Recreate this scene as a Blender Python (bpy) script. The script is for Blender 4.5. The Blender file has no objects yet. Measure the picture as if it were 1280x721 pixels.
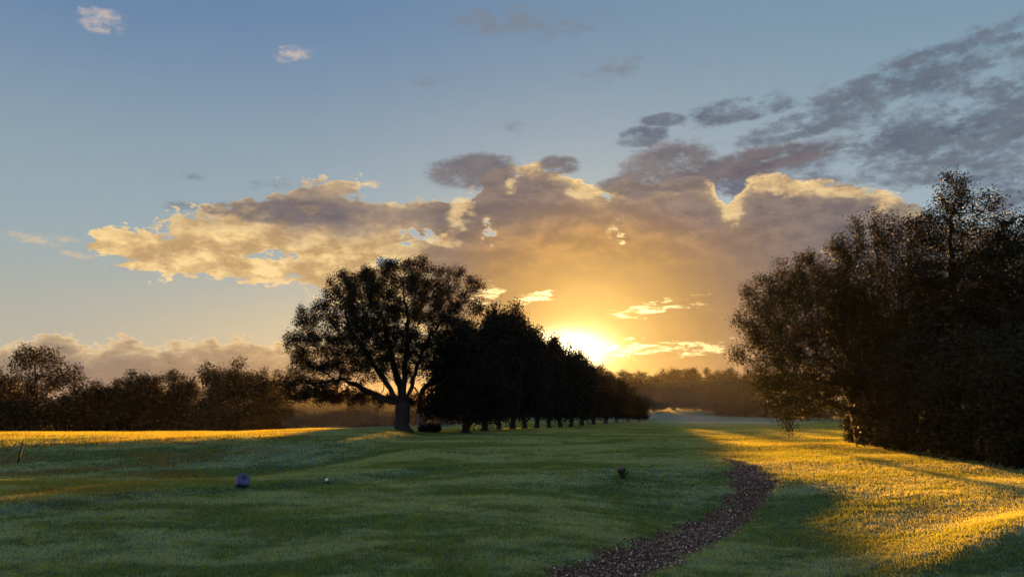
import bpy, math, random
import numpy as np
from mathutils import Vector, Matrix

SC = bpy.context.scene
COL = SC.collection
R = math.radians
EXPOSURE = 2.25
EV = 2.0 ** EXPOSURE

# ---------------------------------------------------------------- camera model
F = 960.0            # focal length in photo pixels (1280 wide)
HOR = 505.0          # horizon row in the photo
HCAM = 1.6
PITCH = math.atan((HOR - 360.5) / F)
CT, ST = math.cos(PITCH), math.sin(PITCH)

def pix_dir(px, py):
    a = (px - 640.0) / F
    b = (360.5 - py) / F
    return np.array([a, CT - b * ST, ST + b * CT])

def pix_ang(px, py):
    d = pix_dir(px, py)
    d = d / np.linalg.norm(d)
    return math.degrees(math.atan2(d[0], d[1])), math.degrees(math.asin(d[2]))

def at(px, d):
    """x of a ground point seen at column px, at distance d (row near the horizon)"""
    zc = d * CT + (-HCAM) * ST
    return (px - 640.0) / F * zc

def x_at(px, d, z):
    """x of a point of height z seen at column px, at distance d"""
    return (px - 640.0) / F * (d * CT + (z - HCAM) * ST)

def z_at(py, d):
    """height of the point seen at row py at distance d"""
    k = pix_dir(640, py)
    return HCAM + k[2] / k[1] * d

SUN_PX = (735, 440)
SUN_AZ, SUN_EL = pix_ang(*SUN_PX)
LAMP_EL = SUN_EL - .4
SUN_DIR = np.array([math.sin(R(SUN_AZ)) * math.cos(R(SUN_EL)), math.cos(R(SUN_AZ)) * math.cos(R(SUN_EL)), math.sin(R(SUN_EL))])

# ---------------------------------------------------------------- terrain
def sstep(a, b, x):
    t = np.clip((x - a) / (b - a), 0, 1)
    return t * t * (3 - 2 * t)

_VY = np.array([-400, 42, 60, 85, 130, 160, 200, 240, 300, 900.0])
_VZ = np.array([0, 0, -.3, -.9, -1.55, -1.5, -.3, .9, 2.0, 3.0])
_yy = np.linspace(-400, 900, 1301)
_zz = np.convolve(np.pad(np.interp(_yy, _VY, _VZ), 12, mode='edge'), np.ones(25) / 25, mode='valid')

PATH_Z = None

def zt(x, y):
    x = np.asarray(x, float); y = np.asarray(y, float)
    z = np.interp(y, _yy, _zz)
    left = sstep(-2.5, -8.5, x)
    z = z - .72 * left * np.exp(-((y - 25) / 5.6) ** 2)
    z = z - 1.5 * sstep(-3, -14, x) * sstep(46, 78, y) * sstep(260, 180, y)
    cr = sstep(-19, -8, x)
    z = z + ((.06 + .17 * cr) * sstep(30.5 - 3.5 * cr, 34.5 - 3.5 * cr, y) + (.02 + .08 * cr) * sstep(31, 40, y)) * sstep(-4.6, -7.0, x) * sstep(50, 43, y)
    # the raised tee on the near side of a shallow bank
    yb = 15.5 + (x + 5.6) * 1.28
    z = z - .10 * sstep(.35, -.35, (y - yb) / 1.6) * sstep(1.0, -3.0, x) * sstep(-13, -8, x)
    # hollow the path runs through, and the lip beyond it
    z = z - .38 * np.exp(-(((x - 3.4) / 2.6) ** 2)) * sstep(19.5, 13.5, y) * sstep(3, 8, y)
    z = z + .12 * np.exp(-(((x - 5.0) / 3.0) ** 2 + ((y - 21) / 3.0) ** 2))
    if PATH_Z is not None:
        z = z - .05 * PATH_Z(x, y)
    # small mound at the right
    u = (x - 6.8) * .85 + (y - 10.4) * .52
    v = -(x - 6.8) * .52 + (y - 10.4) * .85
    z = z + .20 * np.exp(-(v / .85) ** 2) * np.exp(-(u / 1.9) ** 2)
    z = z - .32 * sstep(.2, -2.6, v) * sstep(1.9, 3.6, x) * sstep(14, 9, x)
    # broad unevenness
    z = z + .035 * np.sin(x * .55 + y * .31 + 1.0) * np.sin(y * .43 - x * .17 + .4)
    z = z + .018 * np.sin(x * 1.4 - y * .6) * np.sin(y * 1.1 + x * .5 + 2) * sstep(90, 30, np.hypot(x, y))
    z = z + .25 * np.sin(x * .045 + 2.0) * np.sin(y * .05 + 1.0) * sstep(50, 110, np.hypot(x, y))
    return z

def ground_hit(px, py):
    k = pix_dir(px, py)
    for i in range(20000):
        y = 3.0 + i * .02
        x = k[0] / k[1] * y
        z = HCAM + k[2] / k[1] * y
        if z <= zt(x, y):
            return np.array([x, y, float(zt(x, y))])
    return np.array([x, y, float(zt(x, y))])

# ---------------------------------------------------------------- scene helpers
def mesh_obj(name, verts, faces, mat, parent=None, smooth=False, attr=None):
    me = bpy.data.meshes.new(name)
    if isinstance(faces, np.ndarray):
        verts = np.asarray(verts, np.float32); n, k = faces.shape
        me.vertices.add(len(verts)); me.vertices.foreach_set('co', verts.ravel())
        me.loops.add(n * k); me.loops.foreach_set('vertex_index', faces.astype(np.int32).ravel())
        me.polygons.add(n)
        me.polygons.foreach_set('loop_start', np.arange(0, n * k, k, dtype=np.int32))
        me.polygons.foreach_set('loop_total', np.full(n, k, np.int32))
        me.update(calc_edges=True)
    else:
        me.from_pydata([tuple(v) for v in verts], [], [tuple(f) for f in faces])
        me.update()
    if smooth:
        me.polygons.foreach_set('use_smooth', np.ones(len(me.polygons), bool))
    if attr is not None:
        a = me.attributes.new('tone', 'FLOAT', 'POINT')
        a.data.foreach_set('value', np.asarray(attr, np.float32))
    me.materials.append(mat)
    o = bpy.data.objects.new(name, me)
    COL.objects.link(o)
    if parent is not None:
        o.parent = parent
    return o

def tag(o, label=None, cat=None, group=None, kind=None):
    if label: o['label'] = label
    if cat: o['category'] = cat
    if group: o['group'] = group
    if kind: o['kind'] = kind
    return o

def empty(name, loc, rz=0.0, scale=(1, 1, 1)):
    o = bpy.data.objects.new(name, None)
    o.empty_display_size = .3
    o.location = loc; o.rotation_euler = (0, 0, rz); o.scale = scale
    COL.objects.link(o)
    return o

def copy_tree(o, parent=None):
    c = o.copy(); COL.objects.link(c)
    if parent is not None: c.parent = parent
    for ch in list(o.children):
        copy_tree(ch, c)
    return c

# ---------------------------------------------------------------- node helper
class NT:
    def __init__(s, nt): s.nt = nt
    def n(s, t, **kw):
        x = s.nt.nodes.new(t)
        for k, v in kw.items(): setattr(x, k, v)
        return x
    def link(s, a, b): s.nt.links.new(a, b)
    def put(s, sock, v):
        if isinstance(v, S): s.link(v.s, sock)
        elif isinstance(v, bpy.types.NodeSocket): s.link(v, sock)
        else: sock.default_value = v
    def math(s, op, a, b=0.0, c=0.0, clamp=False):
        x = s.n('ShaderNodeMath', operation=op, use_clamp=clamp)
        s.put(x.inputs[0], a); s.put(x.inputs[1], b)
        if len(x.inputs) > 2: s.put(x.inputs[2], c)
        return S(s, x.outputs[0])
    def smooth(s, v, a, b, lo=0.0, hi=1.0):
        x = s.n('ShaderNodeMapRange', interpolation_type='SMOOTHSTEP')
        s.put(x.inputs[0], v); s.put(x.inputs[1], a); s.put(x.inputs[2], b); s.put(x.inputs[3], lo); s.put(x.inputs[4], hi)
        return S(s, x.outputs[0])
    def lin(s, v, a, b, lo=0.0, hi=1.0):
        x = s.n('ShaderNodeMapRange'); x.clamp = True
        s.put(x.inputs[0], v); s.put(x.inputs[1], a); s.put(x.inputs[2], b); s.put(x.inputs[3], lo); s.put(x.inputs[4], hi)
        return S(s, x.outputs[0])
    def mix(s, f, a, b, mode='MIX'):
        x = s.n('ShaderNodeMix', data_type='RGBA', blend_type=mode)
        s.put(x.inputs[0], f)
        for i, v in ((6, a), (7, b)):
            if isinstance(v, tuple): v = tuple(v) + (1.0,) if len(v) == 3 else v
            s.put(x.inputs[i], v)
        return S(s, x.outputs[2])
    def vmath(s, op, a, b=(0, 0, 0), scale=None):
        x = s.n('ShaderNodeVectorMath', operation=op)
        s.put(x.inputs[0], a); s.put(x.inputs[1], b)
        if scale is not None: s.put(x.inputs[3], scale)
        return x
    def noise(s, vec, scale, detail=4.0, rough=.5, dist=0.0, lac=2.0, dim='3D'):
        x = s.n('ShaderNodeTexNoise', noise_dimensions=dim)
        s.put(x.inputs['Vector'], vec); s.put(x.inputs['Scale'], scale); s.put(x.inputs['Detail'], detail)
        s.put(x.inputs['Roughness'], rough); s.put(x.inputs['Distortion'], dist); s.put(x.inputs['Lacunarity'], lac)
        return S(s, x.outputs['Fac'])
    def ramp(s, f, stops, interp='LINEAR'):
        x = s.n('ShaderNodeValToRGB'); r = x.color_ramp; r.interpolation = interp
        while len(r.elements) < len(stops): r.elements.new(.5)
        for e, (p, c) in zip(r.elements, stops):
            e.position = p; e.color = tuple(c) + (1.0,) if len(c) == 3 else c
        s.put(x.inputs[0], f)
        return S(s, x.outputs[0])
    def curve(s, f, pts):
        """piecewise curve through pts = [(x, y)] in 0..1"""
        x = s.n('ShaderNodeFloatCurve'); c = x.mapping.curves[0]
        x.mapping.use_clip = False
        while len(c.points) < len(pts): c.points.new(.5, .5)
        for p, (u, v) in zip(c.points, pts):
            p.location = (u, v); p.handle_type = 'AUTO'
        x.mapping.update()
        s.put(x.inputs['Value'], f)
        return S(s, x.outputs[0])

class S:
    def __init__(s, t, sock): s.t = t; s.s = sock
    def __add__(s, o): return s.t.math('ADD', s, o)
    __radd__ = __add__
    def __sub__(s, o): return s.t.math('SUBTRACT', s, o)
    def __rsub__(s, o): return s.t.math('SUBTRACT', o, s)
    def __mul__(s, o): return s.t.math('MULTIPLY', s, o)
    __rmul__ = __mul__
    def __truediv__(s, o): return s.t.math('DIVIDE', s, o)
    def min(s, o): return s.t.math('MINIMUM', s, o)
    def max(s, o): return s.t.math('MAXIMUM', s, o)
    def exp(s): return s.t.math('EXPONENT', s)
    def clamp(s): return s.t.math('ADD', s, 0.0, clamp=True)
    def pow(s, e): return s.t.math('POWER', s, e)
    def inv(s): return s.t.math('SUBTRACT', 1.0, s)

def new_mat(name):
    m = bpy.data.materials.new(name); m.use_nodes = True
    m.node_tree.nodes.clear()
    t = NT(m.node_tree)
    out = t.n('ShaderNodeOutputMaterial')
    return m, t, out

def simple_mat(name, col, rough=.6, var=.25, scale=12.0, bump=.2, spec=.4):
    m, t, out = new_mat(name)
    g = t.n('ShaderNodeNewGeometry'); b = t.n('ShaderNodeBsdfPrincipled')
    n = t.noise(g.outputs['Position'], scale, 6, .6)
    c = t.mix(n, tuple(v * (1 - var) for v in col), tuple(min(1, v * (1 + var)) for v in col))
    t.put(b.inputs['Base Color'], c); b.inputs['Roughness'].default_value = rough
    b.inputs['Specular IOR Level'].default_value = spec
    bp = t.n('ShaderNodeBump'); bp.inputs['Strength'].default_value = bump; bp.inputs['Distance'].default_value = .01
    t.put(bp.inputs['Height'], n); t.link(bp.outputs[0], b.inputs['Normal'])
    t.link(b.outputs[0], out.inputs[0])
    return m

def turf_colour(t, pos, blade=None):
    """patchy dewy turf: mown green, pale dew, brown worn rough"""
    sx = t.n('ShaderNodeSeparateXYZ'); t.put(sx.inputs[0], pos)
    x, y = S(t, sx.outputs[0]), S(t, sx.outputs[1])
    fl = t.n('ShaderNodeCombineXYZ'); t.put(fl.inputs[0], x); t.put(fl.inputs[1], y * 1.7); fl.inputs[2].default_value = 0
    P = fl.outputs[0]
    big = t.noise(P, .16, 5, .58)
    mid = t.noise(P, .75, 5, .62, .4)
    fine = t.noise(P, 5.5, 5, .65)
    fine2 = t.noise(P, 3.2, 6, .72, .8)
    rough = t.noise(P, .27, 5, .66, .6)
    col = t.mix(t.smooth(mid, .38, .62), (.019, .068, .048), (.029, .090, .063))
    col = t.mix(t.smooth(fine, .42, .66) * .7, col, (.058, .145, .088))
    col = t.mix(t.smooth(fine2, .52, .66) * .65, col, (.012, .040, .026))
    # pale dew where the blades have not dried
    dew = t.smooth(big + mid * .6 + fine * .4, .92, 1.08)
    col = t.mix(dew * .75, col, (.15, .25, .21))
    # worn, brownish rough at the left in the hollow
    lf = t.smooth(x + y * .16, -1.5, -6.5)
    far = t.smooth(y, 11.0, 15.0)
    brown = t.smooth(rough + fine * .12, .50, .64) * lf * far
    col = t.mix(brown * .8, col, (.075, .060, .036))
    warm = t.smooth(t.noise(P, .45, 4, .6), .5, .72)
    col = t.mix(warm * .35, col, (.06, .085, .03))
    return col

def mat_ground():
    m, t, out = new_mat('turf soil')
    g = t.n('ShaderNodeNewGeometry'); b = t.n('ShaderNodeBsdfPrincipled')
    pos = g.outputs['Position']
    col = turf_colour(t, pos)
    col = t.mix(.35, col, (.03, .035, .015))
    t.put(b.inputs['Base Color'], col)
    b.inputs['Roughness'].default_value = .9; b.inputs['Specular IOR Level'].default_value = .03
    h = t.noise(pos, 14, 6, .7) + t.noise(pos, 2.6, 4, .6) * 2.0
    bp = t.n('ShaderNodeBump'); bp.inputs['Strength'].default_value = .8; bp.inputs['Distance'].default_value = .05
    t.put(bp.inputs['Height'], h); t.link(bp.outputs[0], b.inputs['Normal'])
    t.link(b.outputs[0], out.inputs[0])
    return m

def mat_blade():
    m, t, out = new_mat('grass blade')
    g = t.n('ShaderNodeNewGeometry'); b = t.n('ShaderNodeBsdfPrincipled')
    a = t.n('ShaderNodeAttribute'); a.attribute_name = 'tone'
    tone = S(t, a.outputs['Fac'])
    col = turf_colour(t, g.outputs['Position'])
    col = t.mix(tone, t.mix(1.0, col, (.7, .7, .7), 'MULTIPLY'), t.mix(1.0, col, (1.8, 1.75, 1.5), 'MULTIPLY'))
    t.put(b.inputs['Base Color'], col)
    b.inputs['Roughness'].default_value = .8; b.inputs['Specular IOR Level'].default_value = 0.0
    tr = t.n('ShaderNodeBsdfTranslucent')
    t.put(tr.inputs[0], t.mix(.7, t.mix(1.0, col, (9.5, 4.3, .30), 'MULTIPLY'), (.60, .53, .016)))
    mx = t.n('ShaderNodeMixShader'); mx.inputs[0].default_value = .40
    t.link(b.outputs[0], mx.inputs[1]); t.link(tr.outputs[0], mx.inputs[2]); t.link(mx.outputs[0], out.inputs[0])
    return m

def mat_leaf(name, c1, c2, trans, tf=.4, tb=4.5):
    m, t, out = new_mat(name)
    a = t.n('ShaderNodeAttribute'); a.attribute_name = 'tone'
    tone = S(t, a.outputs['Fac'])
    col = t.mix(tone, c1, c2)
    b = t.n('ShaderNodeBsdfPrincipled'); t.put(b.inputs['Base Color'], col)
    b.inputs['Roughness'].default_value = .6; b.inputs['Specular IOR Level'].default_value = .08
    tr = t.n('ShaderNodeBsdfTranslucent'); t.put(tr.inputs[0], t.mix(t.smooth(tone, .70, .95), trans, tuple(v * tb for v in trans)))
    mx = t.n('ShaderNodeMixShader'); mx.inputs[0].default_value = tf
    t.link(b.outputs[0], mx.inputs[1]); t.link(tr.outputs[0], mx.inputs[2]); t.link(mx.outputs[0], out.inputs[0])
    return m

def mat_bark(name, c1, c2, scale=9.0):
    m, t, out = new_mat(name)
    tc = t.n('ShaderNodeTexCoord'); mp = t.n('ShaderNodeMapping')
    mp.inputs['Scale'].default_value = (1, 1, .22); t.link(tc.outputs['Object'], mp.inputs[0])
    n = t.noise(mp.outputs[0], scale, 7, .68, .5)
    b = t.n('ShaderNodeBsdfPrincipled'); t.put(b.inputs['Base Color'], t.mix(t.smooth(n, .35, .65), c1, c2))
    b.inputs['Roughness'].default_value = .85
    bp = t.n('ShaderNodeBump'); bp.inputs['Strength'].default_value = .7; bp.inputs['Distance'].default_value = .04
    t.put(bp.inputs['Height'], n); t.link(bp.outputs[0], b.inputs['Normal'])
    t.link(b.outputs[0], out.inputs[0])
    return m

def mat_path():
    m, t, out = new_mat('bark chip bed')
    g = t.n('ShaderNodeNewGeometry'); b = t.n('ShaderNodeBsdfPrincipled')
    pos = g.outputs['Position']
    n1 = t.noise(pos, 26, 5, .7); n2 = t.noise(pos, 3.0, 4, .6)
    col = t.ramp(n1 * .7 + n2 * .3, [(.3, (.035, .017, .010)), (.5, (.09, .048, .033)), (.68, (.16, .095, .067))])
    t.put(b.inputs['Base Color'], col); b.inputs['Roughness'].default_value = .85
    bp = t.n('ShaderNodeBump'); bp.inputs['Strength'].default_value = 1.0; bp.inputs['Distance'].default_value = .03
    t.put(bp.inputs['Height'], n1); t.link(bp.outputs[0], b.inputs['Normal'])
    t.link(b.outputs[0], out.inputs[0])
    return m

def mat_chip():
    m, t, out = new_mat('bark chip')
    a = t.n('ShaderNodeAttribute'); a.attribute_name = 'tone'
    b = t.n('ShaderNodeBsdfPrincipled')
    t.put(b.inputs['Base Color'], t.ramp(S(t, a.outputs['Fac']), [(0, (.035, .020, .015)), (.5, (.095, .058, .048)), (.82, (.20, .135, .115)), (1, (.62, .52, .46))]))
    b.inputs['Roughness'].default_value = .9; b.inputs['Specular IOR Level'].default_value = .12
    t.link(b.outputs[0], out.inputs[0])
    return m

M = dict(
    ground=mat_ground(), blade=mat_blade(), path=mat_path(), chip=mat_chip(),
    oak=mat_leaf('oak leaf', (.010, .012, .007), (.018, .017, .009), (.010, .005, .002), .25),
    row=mat_leaf('row leaf', (.008, .010, .006), (.015, .014, .008), (.010, .0045, .002), .22),
    birch=mat_leaf('birch leaf', (.013, .018, .008), (.027, .032, .012), (.016, .016, .003), .26, 8.0),
    wood=mat_leaf('woodland leaf', (.010, .013, .008), (.018, .021, .011), (.012, .008, .003), .26, 5.0),
    olive=mat_leaf('olive leaf', (.011, .015, .007), (.022, .027, .011), (.012, .012, .003), .26),
    shrub=mat_leaf('shrub leaf', (.009, .012, .008), (.018, .021, .011), (.009, .009, .003), .25),
    bark=mat_bark('dark bark', (.006, .005, .004), (.016, .013, .010)),
    pale=mat_bark('pale bark', (.10, .085, .07), (.30, .27, .24)),
)

# ---------------------------------------------------------------- ground
def spaced(lo, hi, n, k):
    t = np.linspace(-1, 1, n)
    s = np.sinh(k * t) / np.sinh(k)
    return np.where(s < 0, -s * lo, s * hi)

def build_ground():
    xs = spaced(-520, 520, 420, 5.6)
    ys = np.concatenate([np.linspace(-420, -12, 40), 14 + spaced(-25.5, 570, 420, 5.2)])
    X, Y = np.meshgrid(xs, ys)
    Z = zt(X, Y)
    v = np.stack([X, Y, Z], -1).reshape(-1, 3)
    nx, ny = len(xs), len(ys)
    i = np.arange(ny - 1)[:, None] * nx + np.arange(nx - 1)[None, :]
    f = np.stack([i, i + 1, i + 1 + nx, i + nx], -1).reshape(-1, 4)
    o = mesh_obj('ground', v, f, M['ground'], smooth=True)
    tag(o, kind='structure', label='dewy undulating golf course turf reaching to the woods', cat='ground')

L_PIX = [(630, 760), (700, 708), (758, 688), (809, 671), (854, 654), (899, 634), (914, 612), (911, 600), (906, 591), (918, 583)]
R_PIX = [(770, 760), (816, 719), (879, 686), (921, 665), (946, 637), (966, 613), (974, 602), (968, 594), (958, 588), (948, 583)]
_L = np.array([ground_hit(*p) for p in L_PIX]); _R = np.array([ground_hit(*p) for p in R_PIX])
_L = np.vstack([[_L[0][0] - 1.3, _L[0][1] - 2.2, 0], _L]); _R = np.vstack([[_R[0][0] - 1.3, _R[0][1] - 2.2, 0], _R])
_e = 1.0
_L = np.vstack([_L, [_L[-1][0] + .25, _L[-1][1] + 2.0, 0], [_L[-1][0] + .75, _L[-1][1] + 3.0, 0]])
_R = np.vstack([_R, [_R[-1][0] - .05, _R[-1][1] + 2.0, 0], [_R[-1][0] - .45, _R[-1][1] + 3.0, 0]])
PATH_Y0, PATH_Y1 = max(_L[0][1], _R[0][1]), min(_L[-1][1], _R[-1][1])

def path_x(y):
    w = .07 * np.sin(y * 5.1) + .05 * np.sin(y * 11.7 + 1) + .03 * np.sin(y * 23 + 2)
    return np.interp(y, _L[:, 1], _L[:, 0]) + w, np.interp(y, _R[:, 1], _R[:, 0]) - .06 * np.sin(y * 4.3 + 2) - .04 * np.sin(y * 13.1)

def _rut(x, y):
    ins = np.minimum(x - np.interp(y, _L[:, 1], _L[:, 0]), np.interp(y, _R[:, 1], _R[:, 0]) - x)
    return sstep(-.08, .14, ins) * sstep(PATH_Y1 + .2, PATH_Y1 - 3, y) * (y > PATH_Y0)
PATH_Z = _rut

def build_path(rng):
    ys = np.linspace(PATH_Y0, PATH_Y1, 260)
    xl, xr = path_x(ys)
    t = np.linspace(0, 1, 15)
    X = xl[:, None] + (xr - xl)[:, None] * t[None]
    Y = np.repeat(ys[:, None], 15, 1)
    edge = np.minimum(t, 1 - t)[None]
    Z = zt(X, Y) + .006
    v = np.stack([X, Y, Z], -1).reshape(-1, 3)
    i = np.arange(len(ys) - 1)[:, None] * 15 + np.arange(14)[None]
    f = np.stack([i, i + 1, i + 16, i + 15], -1).reshape(-1, 4)
    o = mesh_obj('path', v, f, M['path'], smooth=True)
    tag(o, kind='structure', label='winding brown bark chip path through the turf', cat='path')
    # loose chips
    n = 130000
    y = PATH_Y0 + (PATH_Y1 - PATH_Y0) * rng.random(n) ** 1.25
    xl, xr = path_x(y)
    u = rng.random(n) * 1.1 - .05
    x = xl + (xr - xl) * u
    ok = rng.random(n) < sstep(-.06, .16, np.minimum(u, 1 - u)) * .9 + .12
    x, y = x[ok], y[ok]; n = len(x)
    z = zt(x, y) + .008 + rng.random(n) * .014
    L = (.006 + .016 * rng.random(n) ** 2.5)[:, None]; W = L * (.3 + .5 * rng.random((n, 1)))
    a = rng.normal(size=(n, 3)); a[:, 2] *= .45; a /= np.linalg.norm(a, axis=1)[:, None]
    b = np.cross(a, rng.normal(size=(n, 3)) * .4 + [0, 0, 1]); b /= np.linalg.norm(b, axis=1)[:, None]
    c = np.stack([x, y, z], 1)
    v = np.stack([c - a * L - b * W * .6, c + a * L * .8 - b * W, c + a * L + b * W * .7, c - a * L * .7 + b * W], 1).reshape(-1, 3)
    f = np.arange(n * 4).reshape(n, 4)
    o = mesh_obj('bark_chips', v, f, M['chip'], attr=np.repeat(rng.random(n), 4))
    tag(o, 'loose dark and pale bark chips covering the winding path', 'bark chips', kind='stuff')

def build_grass(rng):
    n = 1450000
    d = 5.0 * np.exp(rng.random(n) ** .92 * math.log(150 / 5.0))
    az = R(-43) + R(92) * rng.random(n)
    x, y = d * np.tan(az) * .98, d
    xl, xr = path_x(y)
    ins = np.where((y < PATH_Y1) & (y > PATH_Y0), np.minimum(x - xl, xr - x), -1)
    ins = ins - .9 * sstep(PATH_Y1 - 3.5, PATH_Y1, y) * rng.random(n)
    keep = rng.random(n) > sstep(-.06, .26, ins + .05 * np.sin(x * 23 + y * 9) * np.sin(y * 17 - x * 5)) * .985
    x, y, d = x[keep], y[keep], d[keep]; n = len(x)
    tuft = sstep(.35, 1.0, np.sin(x * 3.1 + 1.7 * np.sin(y * 2.3)) * np.sin(y * 3.7 + 1.9 * np.sin(x * 1.9 + 1)))
    clump = np.sin(x * 7 + np.sin(y * 5) * 2) * np.sin(y * 6.3 + np.sin(x * 4) * 2)
    tee = (y < 15.5 + (x + 5.6) * 1.28 + .3) & (x < 1.5)
    rough = sstep(-1, -8, x + y * .15) * (~tee)
    h = (.018 + .017 * rng.random(n)) * (1 + .3 * clump + .4 * tuft) * (1 + .9 * rough * rng.random(n)) + .0006 * d
    w = np.maximum(.0027, .00050 * d) * (.7 + .6 * rng.random(n))
    th = rng.random(n) * 2 * np.pi
    lean = rng.normal(size=(n, 2)) * .6 * h[:, None]
    z = zt(x, y) - .004
    bx, by = np.cos(th) * w, np.sin(th) * w
    v = np.empty((n, 3, 3))
    v[:, 0] = np.stack([x - bx, y - by, z], 1)
    v[:, 1] = np.stack([x + bx, y + by, z], 1)
    v[:, 2] = np.stack([x + lean[:, 0], y + lean[:, 1], z + h], 1)
    tone = np.repeat(rng.random(n), 3)
    o = mesh_obj('grass', v.reshape(-1, 3), np.arange(n * 3).reshape(n, 3), M['blade'], attr=tone)
    tag(o, 'short dewy grass blades covering the undulating fairway', 'grass', kind='stuff')

# ---------------------------------------------------------------- trees
def blob_points(rng, blobs, n):
    """random points filling a union of ellipsoids (cx, cy, cz, rx, ry, rz)"""
    b = np.array(blobs, float)
    vol = b[:, 3] * b[:, 4] * b[:, 5]
    k = rng.choice(len(b), n, p=vol / vol.sum())
    p = rng.normal(size=(n, 3)); p /= np.linalg.norm(p, axis=1)[:, None]
    r = rng.random(n) ** (1 / 2.6)
    return b[k, :3] + p * r[:, None] * b[k, 3:6]

def grow(rng, trunk, attr, step, di, dk, maxit=140, up=.08, limbs=()):
    P = np.zeros((9000, 3)); par = np.full(9000, -1, int)
    n = 0
    for i, p in enumerate(trunk):
        P[n] = p; par[n] = n - 1; n += 1
    fork = n - 1
    for lb in limbs:
        prev, q0 = fork, P[fork].copy()
        for q1 in lb:
            q1 = np.array(q1, float); k = max(1, int(np.linalg.norm(q1 - q0) / step))
            for q in range(1, k + 1):
                P[n] = q0 + (q1 - q0) * q / k + rng.normal(size=3) * .035; par[n] = prev; prev = n; n += 1
            q0 = q1
    A = attr.copy()
    D = np.full(len(A), 1e9); I = np.zeros(len(A), int)
    new = np.arange(n)
    for it in range(maxit):
        if len(A) == 0 or n > 8800: break
        dd = np.linalg.norm(A[:, None, :] - P[new][None], axis=2)
        j = dd.argmin(1); m = dd[np.arange(len(A)), j]
        better = m < D
        D[better] = m[better]; I[better] = new[j[better]]
        keep = D > dk
        A, D, I = A[keep], D[keep], I[keep]
        if len(A) == 0: break
        act = D < di
        if not act.any():
            act = D <= D.min() + step
        vec = (A[act] - P[I[act]]) / D[act][:, None]
        idx, inv = np.unique(I[act], return_inverse=True)
        S_ = np.zeros((len(idx), 3)); np.add.at(S_, inv, vec)
        S_ /= (np.linalg.norm(S_, axis=1)[:, None] + 1e-6)
        S_ += rng.normal(size=S_.shape) * .22 + [0, 0, up]
        S_ /= np.linalg.norm(S_, axis=1)[:, None]
        q = P[idx] + S_ * step
        k = len(q)
        if n + k > 9000: break
        P[n:n + k] = q; par[n:n + k] = idx
        new = np.arange(n, n + k); n += k
    return P[:n], par[:n]

def branch_mesh(P, par, r0, rtrunk, ex=2.3, flare=1.7, rmin_draw=0.0):
    n = len(P)
    rad = np.zeros(n); acc = np.zeros(n)
    kids = [[] for _ in range(n)]
    for i in range(n):
        if par[i] >= 0: kids[par[i]].append(i)
    for i in range(n - 1, -1, -1):
        rad[i] = max(acc[i], r0 ** ex) ** (1 / ex)
        if par[i] >= 0: acc[par[i]] += rad[i] ** ex
    k = math.log(rtrunk / r0) / max(1e-6, math.log(rad[0] / r0))
    rad = r0 * (rad / r0) ** k
    verts, faces, ring = [], [], {}
    def mk(c, d, r, ns):
        d = d / (np.linalg.norm(d) + 1e-9)
        a = np.cross(d, [.31, .95, .05] if abs(d[1]) < .9 else [1, 0, 0.1]); a /= np.linalg.norm(a)
        b = np.cross(d, a)
        s = len(verts)
        for q in range(ns):
            t = 2 * np.pi * q / ns
            verts.append(c + (a * math.cos(t) + b * math.sin(t)) * r)
        return s
    for i in range(n):
        p = par[i]
        if p < 0:
            continue
        if rad[i] < rmin_draw: continue
        d = P[i] - P[p]
        main = max(kids[p], key=lambda q: rad[q]) == i
        if main and p in ring:
            s0, ns = ring[p]
        else:
            ns = 9 if rad[i] > rtrunk * .5 else 6 if rad[i] > rtrunk * .15 else 4 if rad[i] > r0 * 1.6 else 3
            rr = rad[i] * (flare if p == 0 else 1.0)
            s0 = mk(P[p] - (np.array([0, 0, .15]) if p == 0 else 0), d, min(rr, rad[p] * flare), ns)
        s1 = mk(P[i], d, rad[i], ns)
        ring[i] = (s1, ns)
        for q in range(ns):
            faces.append((s0 + q, s0 + (q + 1) % ns, s1 + (q + 1) % ns, s1 + q))
    return np.array(verts), np.array(faces), rad, kids

def leaf_mesh(rng, C, size, spread, count, droop=0.0, flat=.55):
    n = len(C) * count
    off = rng.normal(size=(n, 3)) * spread
    if droop: off[:, 2] -= np.abs(rng.normal(size=n)) * droop
    c = np.repeat(C, count, 0) + off
    L = size * (.6 + .8 * rng.random((n, 1))); W = L * (.38 + .25 * rng.random((n, 1)))
    a = rng.normal(size=(n, 3)); a[:, 2] = a[:, 2] * .7 - .35; a /= np.linalg.norm(a, axis=1)[:, None]
    b = np.cross(a, rng.normal(size=(n, 3)) + [0, 0, flat]); b /= np.linalg.norm(b, axis=1)[:, None] + 1e-9
    v = np.stack([c - a * L, c + b * W, c + a * L, c - b * W], 1).reshape(-1, 3)
    f = np.arange(n * 4).reshape(n, 4)
    tw = np.repeat(rng.random(len(C)), count) * .6 + rng.random(n) * .4
    return v, f, np.repeat(tw, 4)

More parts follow.
